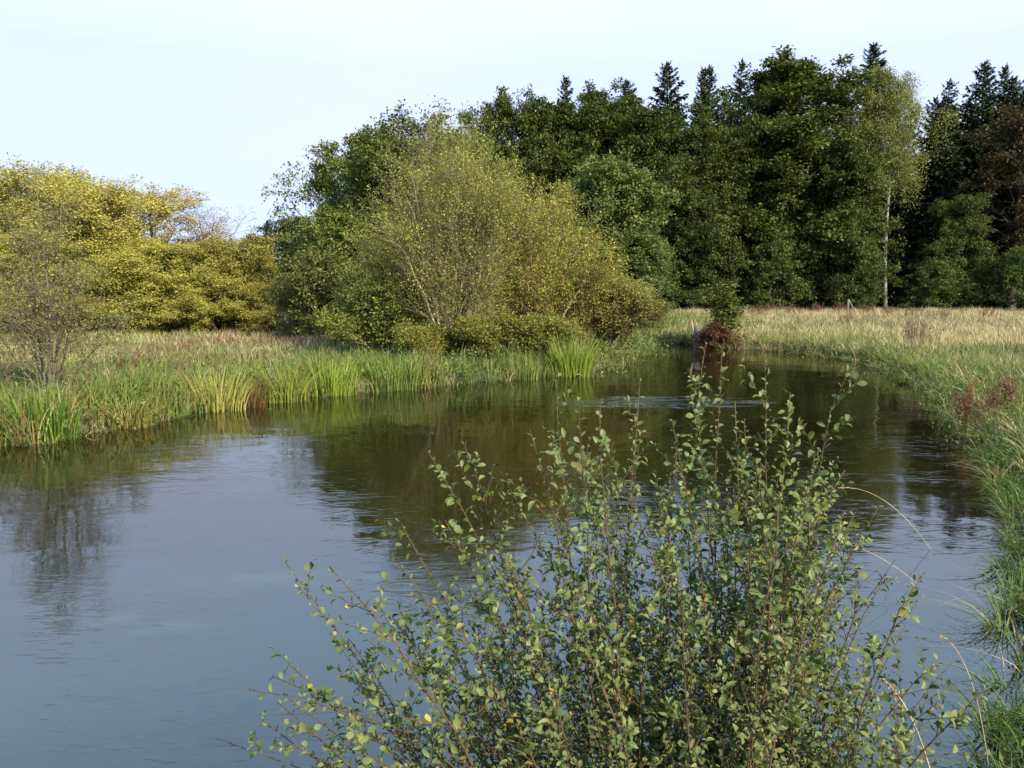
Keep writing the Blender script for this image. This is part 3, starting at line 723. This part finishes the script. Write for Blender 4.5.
def tufts(g, n, nb, x0, x1, y0, y1, dmin, dmax, hgt, wid, cols, keep=None, k=6, spread=.10, hang=.8, lv=1.0, dead_f=1.):
    """grass tussocks: blades fan out of a common root"""
    x, y, d = scatter(n, x0, x1, y0, y1, dmin, dmax, keep); M = len(x)
    z = np.maximum(gz(x, y, d), -.03)
    hT = hgt * U(.55, 1.3, M); wl = to_water(x, y) * (np.exp(-np.clip(d, 0, None) / .6) * hang)[:, None]
    cT = palette(M, cols, None, .25)
    R_ = lambda q: np.repeat(q, nb, 0)
    N = M * nb; a = rng.random(N) * 6.28; rr = np.sqrt(rng.random(N)); o_ = np.stack([np.cos(a), np.sin(a)], -1)
    p = np.stack([R_(x) + o_[:, 0] * rr * spread, R_(y) + o_[:, 1] * rr * spread, R_(z) - .03], -1)
    wind = R_(rng.normal(0, .35, (M, 2)))
    lv_ = lv; lv = o_ * (.35 + rr)[:, None] * lv_ + wind * 1.3 + R_(wl)
    la = np.clip(np.linalg.norm(lv, axis=1) * U(.35, 1.1, N), .05, 1.5)
    c = np.clip(R_(cT) * U(.75, 1.3, (N, 1)), 0, .8)
    dead = rng.random(N) < dead_f * R_(np.where(rng.random(M) < .25, .6, .10)); c[dead] = palette(int(dead.sum()), TAN + [(.24, .15, .08), (.30, .20, .11)], None, .25)
    blades(g, p, R_(hT) * U(.5, 1.15, N), wid * U(.6, 1.4, N), nrm(lv), la, c, k, .08)
rng = np.random.default_rng(900)
g = Geo()
TN = [(.075, .135, .024), (.10, .165, .03), (.13, .185, .036), (.06, .11, .022), (.18, .20, .06)]
TG = GREEN + [(.20, .20, .07), (.12, .17, .05), (.30, .26, .12)]
tufts(g, 2600, 24, 2.2, 12, 3.2, 14, -.05, 3.6, .44, .014, TN, hang=.25, lv=1.15, dead_f=.35)
tufts(g, 2300, 20, 4, 17, 12, 26, -.08, 4.0, .56, .019, TN, hang=.4)
tufts(g, 1500, 18, 8, 18, 24, 42, -.08, 3.0, .60, .026, TG, None, 5)
tufts(g, 2200, 20, -18, 4, 11, 32, -.10, 2.4, .55, .02, TG, None, 5)
tufts(g, 500, 18, 2, 9, 30, 46, -.08, 2.0, .6, .03, TG, None, 5)
rt = lambda x, y, d: np.clip((fbm(x * .25, y * .25) - .42) * 2.2, .03, .8)
# right bank, near to far
meadow(g, 9000, 2.2, 13, 3.2, 14, .36, .012, lambda x, y, d: .06 + .25 * fbm(x, y), .0, 3.4, 1.0, 6)
meadow(g, 20000, 2.2, 16, 12, 24, .45, .017, lambda x, y, d: .10 + .3 * fbm(x * .6, y * .6), .0, 5.5, 1.0, 5)
meadow(g, 12000, 5, 22, 6, 24, .40, .018, lambda x, y, d: .2 + .35 * fbm(x * .6, y * .6), 2.5, 12, 0, 4)
meadow(g, 70000, 8, 40, 22, 46, .46, .022, lambda x, y, d: np.clip(.22 + (d - 1.0) * .07 + (fbm(x * .3, y * .3) - .5) * 1.0, .08, .92), .0, 30, .9, 4, pink=.08)
# far right meadow up to the forest
meadow(g, 120000, 2, 75, 40, 84, .46, .034, lambda x, y, d: np.clip(.45 + (fbm(x * .10 + 3, y * .10) - .5) * 1.4 + np.clip((x - 12) / 24, 0, .5), .08, .97), .2, 1e9, .5, 3, pink=.12)
# left meadow
meadow(g, 60000, -36, 0, 14, 30, .46, .022, lambda x, y, d: np.clip((d - 3.5) * .06 + (fbm(x * .35, y * .35) - .5) * .7, .03, .6), .3, 1e9, .3, 4, pink=.3)
meadow(g, 80000, -46, 6, 28, 52, .44, .026, lambda x, y, d: np.clip(.35 + (fbm(x * .2 + 9, y * .2) - .5) * 1.3, .08, .8), .3, 1e9, .3, 3, pink=.55)
# near bank under the shrub
meadow(g, 7000, -5, 3.2, -.5, 3.4, .22, .009, lambda x, y, d: .15 + 0 * x, .0, 3, .6, 4)
gr = g.build('grass', M_GRASS); gr['kind'] = 'stuff'; gr['label'] = 'green and straw coloured meadow grass covering both banks'

# low leafy herbs that hang over the water's edge
def herbs(g, n, x0, x1, y0, y1, dmin, dmax, sz, cols, zr=.5, m=26, rad_=.32):
    x, y, d = scatter(n, x0, x1, y0, y1, dmin, dmax)
    z = np.maximum(gz(x, y, d), 0) + U(.05, zr, len(x))
    c0 = np.stack([x, y, z], -1)
    p = np.repeat(c0, m, 0) + rng.normal(0, 1, (len(x) * m, 3)) * np.array([rad_, rad_, rad_ * .6]); p[:, 2] = np.maximum(p[:, 2], .02)
    N = len(p)
    cl = np.repeat(U(.75, 1.25, len(x)), m)
    s_ = sz * U(.6, 1.3, N)
    stamp(g, DIAMOND, p, nrm(rng.normal(0, 1, (N, 3)) + np.array([0, 0, .3])), nrm(Z + rng.normal(0, .7, (N, 3))), s_, s_ * .38, palette(N, cols, None, .2, cl))
rng = np.random.default_rng(920)
g = Geo()
HB = [(.085, .14, .034), (.11, .165, .04), (.14, .18, .05)]
herbs(g, 1500, -16, 0, 12, 28, -.12, 2.2, .11, HB)
herbs(g, 900, 2, 8, 24, 40, -.1, 1.2, .13, HB + [(.10, .10, .03)], .5)
herbs(g, 1300, 8, 18, 12, 42, -.12, 1.5, .085, [(.09, .15, .035), (.11, .18, .045), (.13, .16, .045)], .3)
herbs(g, 420, 2.5, 12, 3.5, 15, -.05, 2.6, .055, HB, .35, 26, .14)
hb = g.build('undergrowth', M_GRASS); hb['kind'] = 'stuff'; hb['label'] = 'low green herbs hanging over the water edge'

# reeds along the left bank
RC = [(.17, .25, .045), (.22, .29, .055), (.11, .18, .04), (.27, .27, .075), (.09, .16, .05)]
rng = np.random.default_rng(930)
g = Geo()
x, y, d = scatter(110000, -17, 2, 10, 30, -.12, 1.5, lambda x, y, d: np.clip((fbm(x * 1.1, y * 1.1) - .40) * 4, .02, 1) * (.45 + .55 * (x < 0)))
N = len(x)
a = rng.random(N) * 6.28; lean = nrm(np.stack([np.cos(a), np.sin(a)], -1) + to_water(x, y) * .4)
hh = .86 * (.55 + .75 * fbm(x * .7 + 3, y * .7)) * U(.5, 1.25, N)
kind = fbm(x * .8 + 7, y * .8 + 2)
cc = palette(N, RC, None, .18)
br = rng.random(N) < np.clip((kind - .52) * 3, .05, .55)
cc = np.where(br[:, None], palette(N, [(.30, .20, .08), (.24, .14, .06), (.36, .28, .12)], None, .2), cc)
blades(g, np.stack([x, y, np.maximum(gz(x, y, d), -.05) - .03], -1), hh, U(.02, .036, N), lean, U(.03, .5, N) * (.6 + .8 * fbm(x * 1.5, y * 1.5 + 50)), cc, 5, .15)
rd = g.build('reeds', M_REED); rd['kind'] = 'stuff'; rd['label'] = 'bed of green and yellowing reeds along the left bank'

def reed_clump(label, px, py, hpx_, wpx, n, cols, seed, wd=.026, fan=.35):
    global rng
    rng = np.random.default_rng(seed)
    b = at(px, py); D = b[1]; h = hpx_ * D / F_PX; r = wpx * D / F_PX * .5
    root = thing('reed_clump', label, 'reeds', (b[0], D, 0), 0, 'standing reed clumps at the left bank')
    a = rng.random(n) * 6.28; rr = r * np.sqrt(rng.random(n))
    p = np.stack([np.cos(a) * rr, np.sin(a) * rr * .5 + .12, 0 * a - .04], -1)
    lean = nrm(np.stack([np.cos(a) * rr / r + rng.normal(0, .3, n), np.sin(a) * .5], -1))
    g = Geo(); blades(g, p, h * U(.6, 1.08, n), wd * U(.7, 1.2, n), lean, fan * (.25 + rr / r) * U(.3, 1.1, n), palette(n, cols, None, .15), 6, .12)
    g.build('blades', M_REED, root)
YG_ = [(.22, .30, .04), (.27, .33, .055), (.18, .26, .036)]
reed_clump('tall bright yellow green iris clump standing in the water under the brown willow', 573, 377, 52, 42, 260, YG_, 951)
reed_clump('short sparse reed clump left of the bright iris clump', 525, 380, 30, 36, 130, [(.13, .19, .04), (.19, .22, .06)], 952)
reed_clump('broad bladed dark green reed clump below the half bare tree', 40, 440, 66, 70, 170, [(.10, .19, .03), (.15, .25, .04), (.20, .28, .05)], 953, .034)
reed_clump('yellow reed fan with brown base at mid left bank', 215, 411, 52, 60, 210, [(.30, .30, .06), (.24, .28, .05), (.34, .28, .11)], 954, .026, .55)
reed_clump('leaning yellow green reeds right of the brown dead stems', 285, 402, 52, 46, 150, [(.28, .29, .06), (.22, .27, .05)], 955, .026, .6)
reed_clump('upright lime reeds midway along the left bank', 330, 396, 46, 50, 170, YG_, 956)
reed_clump('rust brown clump of dead reeds leaning over the left bank', 250, 408, 40, 36, 130, [(.19, .10, .035), (.26, .15, .05), (.14, .13, .04)], 957, .02, .6)
reed_clump('leaning straw yellow reeds between the dark green and yellow clumps', 128, 428, 46, 46, 110, [(.36, .31, .09), (.28, .28, .06)], 958, .024, .8)
reed_clump('fresh green reeds at the right end of the reed bed', 395, 390, 44, 56, 170, [(.16, .23, .05), (.22, .28, .06)], 959)

# dead seed stalks and docks
def stalks(name, label, cat, px, py, z, hpx_, wpx, n, col, seed, seeds=True):
    global rng
    rng = np.random.default_rng(seed)
    b = at(px, py, z); D = b[1]; h = hpx_ * D / F_PX; r = wpx * D / F_PX * .5
    root = thing(name, label, cat, (b[0], D, gzs(b[0], D)))
    base = np.c_[U(-r, r, n), U(-r, r, n) * .6, np.zeros(n) - .03]
    tip = base + np.c_[rng.normal(0, .16 * h, n), rng.normal(0, .12 * h, n), h * U(.7, 1.05, n)]
    s = np.linspace(0, 1, 6)[None, :, None]
    P = base[:, None] * (1 - s) + tip[:, None] * s + rng.normal(0, .012 * h, (n, 6, 3)) * (s > 0)
    R = np.linspace(.009, .004, 6)[None].repeat(n, 0)
    for i in range(n):
        P1, R1, _ = grow(P[i:i + 1], R[i:i + 1], 9, .45, 1.0, .6, lambda t, pl: pl * .22, 4, .3, 0, .03, .7, .003)
        g = Geo(); tubes(g, P[i:i + 1], R[i:i + 1], 4, col); tubes(g, P1, R1, 3, col); st = g.build('stalk', M_TWIG, root, True)
        c = Geo(); p, d = along(P1, 14, .1, 1.1); N = len(p); p = p + rng.normal(0, .012, (N, 3))
        stamp(c, DIAMOND, p, nrm(rng.normal(0, 1, (N, 3))), nrm(rng.normal(0, 1, (N, 3))), U(.02, .045, N), U(.015, .03, N), palette(N, [col, tuple(np.array(col) * 1.4)], None, .3))
        c.build('seed_sprays', M_GRASS, st)
stalks('dock_plant', 'tall rust red dock with dead seed heads on the right bank', 'dead plant', 974, 414, .35, 56, 20, 11, (.16, .055, .032), 961)
stalks('dock_plant', 'brown dead dock bent over nearest the right photo edge', 'dead plant', 1004, 420, .35, 50, 26, 10, (.17, .085, .05), 962)
stalks('thistle_plant', 'grey brown dead thistle patch standing in the right meadow', 'dead plant', 916, 354, .4, 42, 30, 20, (.15, .10, .075), 963)
stalks('dock_plant', 'thin brown dock at the meadow edge below the fence post', 'dead plant', 846, 330, .4, 20, 12, 8, (.17, .085, .055), 964)
stalks('dock_plant', 'low dark brown dock patch in the left meadow', 'dead plant', 126, 376, .35, 16, 20, 10, (.10, .05, .035), 965)
for j, (x_, y_) in enumerate([(770, 315), (790, 317), (815, 316), (840, 316), (868, 317), (890, 318), (755, 318), (910, 320), (940, 322), (985, 322)]):
    stalks('dock_plant', 'thin reddish dead dock in the row before the forest foot', 'dead plant', x_, y_, .4, 13, 16, 12, (.17, .075, .045), 966 + j)
    bpy.context.view_layer.update()
for o in S.objects:
    if o.get('label') == 'thin reddish dead dock in the row before the forest foot': o['group'] = 'reddish docks before the forest foot'

# stump with bramble, sapling, fence post at the bend
def stump():
    global rng
    rng = np.random.default_rng(980)
    b = at(697, 348); D = b[1] + .1; x = b[0]
    root = thing('tree_stump', 'weathered grey broken stump at the river bend beside the red bramble', 'stump', (x, D, gzs(x, D) - .1), .3)
    s = np.linspace(0, 1, 9); P = np.stack([.12 * s - .1 * s ** 2, .05 * np.sin(s * 5), 1.75 * s], -1)[None]
    R = (.20 - .04 * s + .025 * np.sin(s * 9))[None]; R[0, 0] = .30
    g = Geo(); tubes(g, P, R, 12, (.13, .125, .11), 0)
    v = g.V[0]; v += rng.normal(0, .012, v.shape); v[-12:, 2] += U(-.22, .12, 12)
    g.build('trunk', M_WOOD, root, True)
    c = Geo(); tubes(c, P[:, -1:] + np.array([[[0, 0, -.03], [.02, 0, .05]]]), np.array([[.12, .07]]), 10, (.25, .22, .17), 0); c.build('broken_top', M_WOOD, root)
    l_ = Geo(); tubes(l_, np.array([[[.0, 0, 1.3], [-.2, .05, 1.7], [-.28, .05, 2.15]]]), np.array([[.07, .05, .02]]), 6, (.36, .27, .19), 0); l_.build('limb', M_WOOD, root, True)
stump()
rng = np.random.default_rng(985)
broad('bramble', 1.9, 1.0, .05, ell(.4, .5), 30, 7, 4, 6, .11, [(.12, .045, .028), (.16, .06, .035), (.09, .035, .025), (.12, .09, .035)], seed=985, spread=.09, up=.1,
      ang=lambda t: 1.3 - .6 * t, bend=-.4)
plant('bramble', 'bramble_bush', 'dark red brown bramble hanging over the water at the bend', 'bush', 717, 38.5, 1.9, .95)
plant('riverside_sapling', 'alder_sapling', 'slender yellow green sapling growing out of the red bramble', 'tree', 722, 39.2, 2.9, 1.0)
def post():
    D = 74; x = at_d(848, 300, D)[0]
    root = thing('fence_post', 'short grey wooden post with a slanting brace at the forest foot', 'fence post', (x, D, gzs(x, D)))
    g = Geo(); tubes(g, np.array([[[0, 0, -.1], [.02, 0, .7], [.03, 0, 1.35]]]), np.array([[.10, .1, .09]]), 7, (.17, .15, .12), 0); g.build('post', M_WOOD, root)
    g = Geo(); tubes(g, np.array([[[.75, .1, .1], [.4, .05, .75], [.06, 0, 1.3]]]), np.array([[.06, .06, .06]]), 6, (.17, .15, .12), 0); g.build('brace', M_WOOD, root)
post()

# dry grass stalks that arch out over the water on the right
def dry_stalk(label, p0, p1, p2, seed):
    global rng
    rng = np.random.default_rng(seed)
    a, b, c = [np.array(q) for q in (p0, p1, p2)]
    s = np.linspace(0, 1, 14)[:, None]
    P = a * (1 - s) ** 2 + 2 * b * s * (1 - s) + c * s ** 2
    root = thing('dry_grass_stalk', label, 'grass stalk', tuple(a))
    P = (P - a)[None]
    g = Geo(); tubes(g, P, np.linspace(.004, .0018, 14)[None], 4, (.42, .34, .2), 0); g.build('stalk', M_TWIG, root, True)
    q, d = along(P, 60, .86, 1.0); N = len(q)
    h_ = Geo(); stamp(h_, DIAMOND, q + rng.normal(0, .004, (N, 3)), nrm(d + rng.normal(0, .4, (N, 3))), nrm(rng.normal(0, 1, (N, 3))), U(.012, .022, N), .006, palette(N, [(.42, .34, .2), (.34, .25, .14)]))
    h_.build('seed_sprays', M_GRASS, root)
def grd(px, D):
    x = at_d(px, 300, D)[0]; return (x, D, gzs(x, D))
dry_stalk('pale dry grass stalk arching highest over the water on the right', grd(985, 9.0), at_d(900, 480, 8.8), at_d(838, 488, 8.6), 990)
dry_stalk('bent dry grass stalk with drooping tip below the highest arching one', grd(1000, 8.0), at_d(905, 560, 7.8), at_d(850, 545, 7.6), 991)
dry_stalk('straw stalk with seed head reaching left over the sky reflection', grd(1040, 4.6), at_d(985, 655, 4.4), at_d(940, 635, 4.2), 992)
dry_stalk('long straight straw stalk crossing the lower right of the shrub', grd(1005, 3.0), at_d(945, 730, 2.8), at_d(882, 678, 2.6), 993)

# ------------------------------------------------------------------ the shrub in the foreground
def shrub():
    global rng
    rng = np.random.default_rng(1001)
    root = thing('willow_shrub', 'leafy willow shrub with thin red brown stems on the near bank', 'shrub', (.55, 2.35, gzs(.55, 2.35)))
    org = np.array(root.location)
    tips = [(215, 738), (248, 690), (272, 676), (285, 562), (330, 568), (350, 640), (400, 522), (395, 560), (428, 452), (445, 520), (462, 440), (500, 470), (530, 430), (556, 374),
            (578, 400), (600, 402), (640, 380), (672, 420), (690, 392), (706, 342), (722, 345), (735, 402), (765, 350), (790, 392), (815, 452), (850, 368), (845, 470), (880, 505),
            (895, 560), (925, 572), (955, 660), (985, 690), (480, 560), (300, 720), (940, 700)]
    ox = [200, 240, 285, 330, 400, 450, 550, 640, 700, 765, 850, 890, 930, 990]
    oy = [760, 700, 600, 590, 540, 470, 410, 400, 370, 380, 420, 500, 600, 720]
    for i in range(124):
        px = float(np.clip(rng.normal(700, 130), 430, 940)); tips.append((px, np.interp(px, ox, oy) + 40 + 340 * rng.random() ** .9))
    for i in range(32):
        px = U(255, 520); tips.append((px, np.interp(px, ox, oy) + U(40, 230)))
    for i in range(18):
        px = U(800, 950); tips.append((px, np.interp(px, ox, oy) + U(60, 300)))
    s = np.linspace(0, 1, 12)
    for j, (px, py) in enumerate(tips):
        D = U(2.15, 3.0)
        tip = at_d(px, py, D)
        b = np.array([.58 + .30 * (tip[0] - .58) + rng.normal(0, .10), 2.35 + .4 * (D - 2.5) + rng.normal(0, .08), 0.])
        b[2] = gzs(b[0], b[1]) - .03
        ctl = b * .45 + tip * .55 + np.array([(b[0] - tip[0]) * .28, 0, .22 * (tip[2] - b[2]) * .4]) + rng.normal(0, .03, 3)
        P = (b * (1 - s[:, None]) ** 2 + 2 * ctl * (s * (1 - s))[:, None] + tip * s[:, None] ** 2)
        P[1:-1] += rng.normal(0, .006, (10, 3)) + np.sin(s[1:-1] * 3.14)[:, None] * rng.normal(0, .07, 3)
        P = (P - org)[None]; R = (np.linspace(.0052, .0012, 12) * U(.8, 1.25))[None]
        ln = np.linalg.norm(np.diff(P[0], axis=0), axis=1).sum()
        nsh = int(4 + 5 * ln)
        P1, R1, t1 = grow(P, R, nsh, .20, .93, .85, lambda t, pl: (.44 - .29 * t) * U(.4, 1.2, t.shape), 6, .25, .05, .02, .7, .0012)
        g = Geo(); tubes(g, P, R, 6, (.085, .05, .034)); tubes(g, P1, R1, 5, (.10, .052, .034))
        st = g.build('stem', M_TWIG, root, True)
        # leaves alternate along the stem's upper part and along every side shoot
        c = Geo()
        def put(Q, m_, t0, sc):
            N0, K, _ = Q.shape
            t = t0 + (np.arange(m_) + .5 + rng.uniform(-.3, .3, (N0, m_))) / m_ * (1.0 - t0)
            f = np.clip(t * (K - 1), 0, K - 1.001); i_ = f.astype(int); fr = (f - i_)[..., None]; ar = np.arange(N0)[:, None]
            p = (Q[ar, i_] * (1 - fr) + Q[ar, i_ + 1] * fr).reshape(-1, 3); tn = nrm(Q[ar, i_ + 1] - Q[ar, i_]).reshape(-1, 3)
            az = (np.arange(m_) * 2.4 + rng.random((N0, 1)) * 6.28).reshape(-1)
            ref = np.where(np.abs(tn[:, 2:3]) < .9, Z, np.array([1., 0, 0])); A = nrm(np.cross(tn, ref)); B = np.cross(tn, A)
            o_ = A * np.cos(az)[:, None] + B * np.sin(az)[:, None]
            a_ = U(.5, 1.15, len(p))[:, None]
            d = nrm(tn * np.cos(a_) + o_ * np.sin(a_) + rng.normal(0, .16, (len(p), 3)))
            n = nrm(tn * .5 - o_ * .3 + np.array([.12, -.22, .28]) + rng.normal(0, .55, (len(p), 3)))
            L_ = sc * (1.05 - .4 * t.reshape(-1) ** 3) * U(.45, 1.35, len(p))
            col = palette(len(p), [(.078, .12, .028), (.105, .148, .036), (.15, .18, .06), (.055, .09, .024), (.32, .28, .06), (.20, .12, .04)], (.29, .29, .2, .17, .035, .015), .25)
            v_ = rng.integers(0, 4, len(p))
            for q in range(4):
                k_ = v_ == q; stamp(c, LEAVES[q], p[k_], d[k_], n[k_], L_[k_], L_[k_] * U(.75, 1.2, int(k_.sum())), col[k_])
        put(P, int(ln * .70 / .021), .30, .034)
        put(P1, 12, .08, .032)
        c.build('foliage', M_SHRUB, st)
shrub()
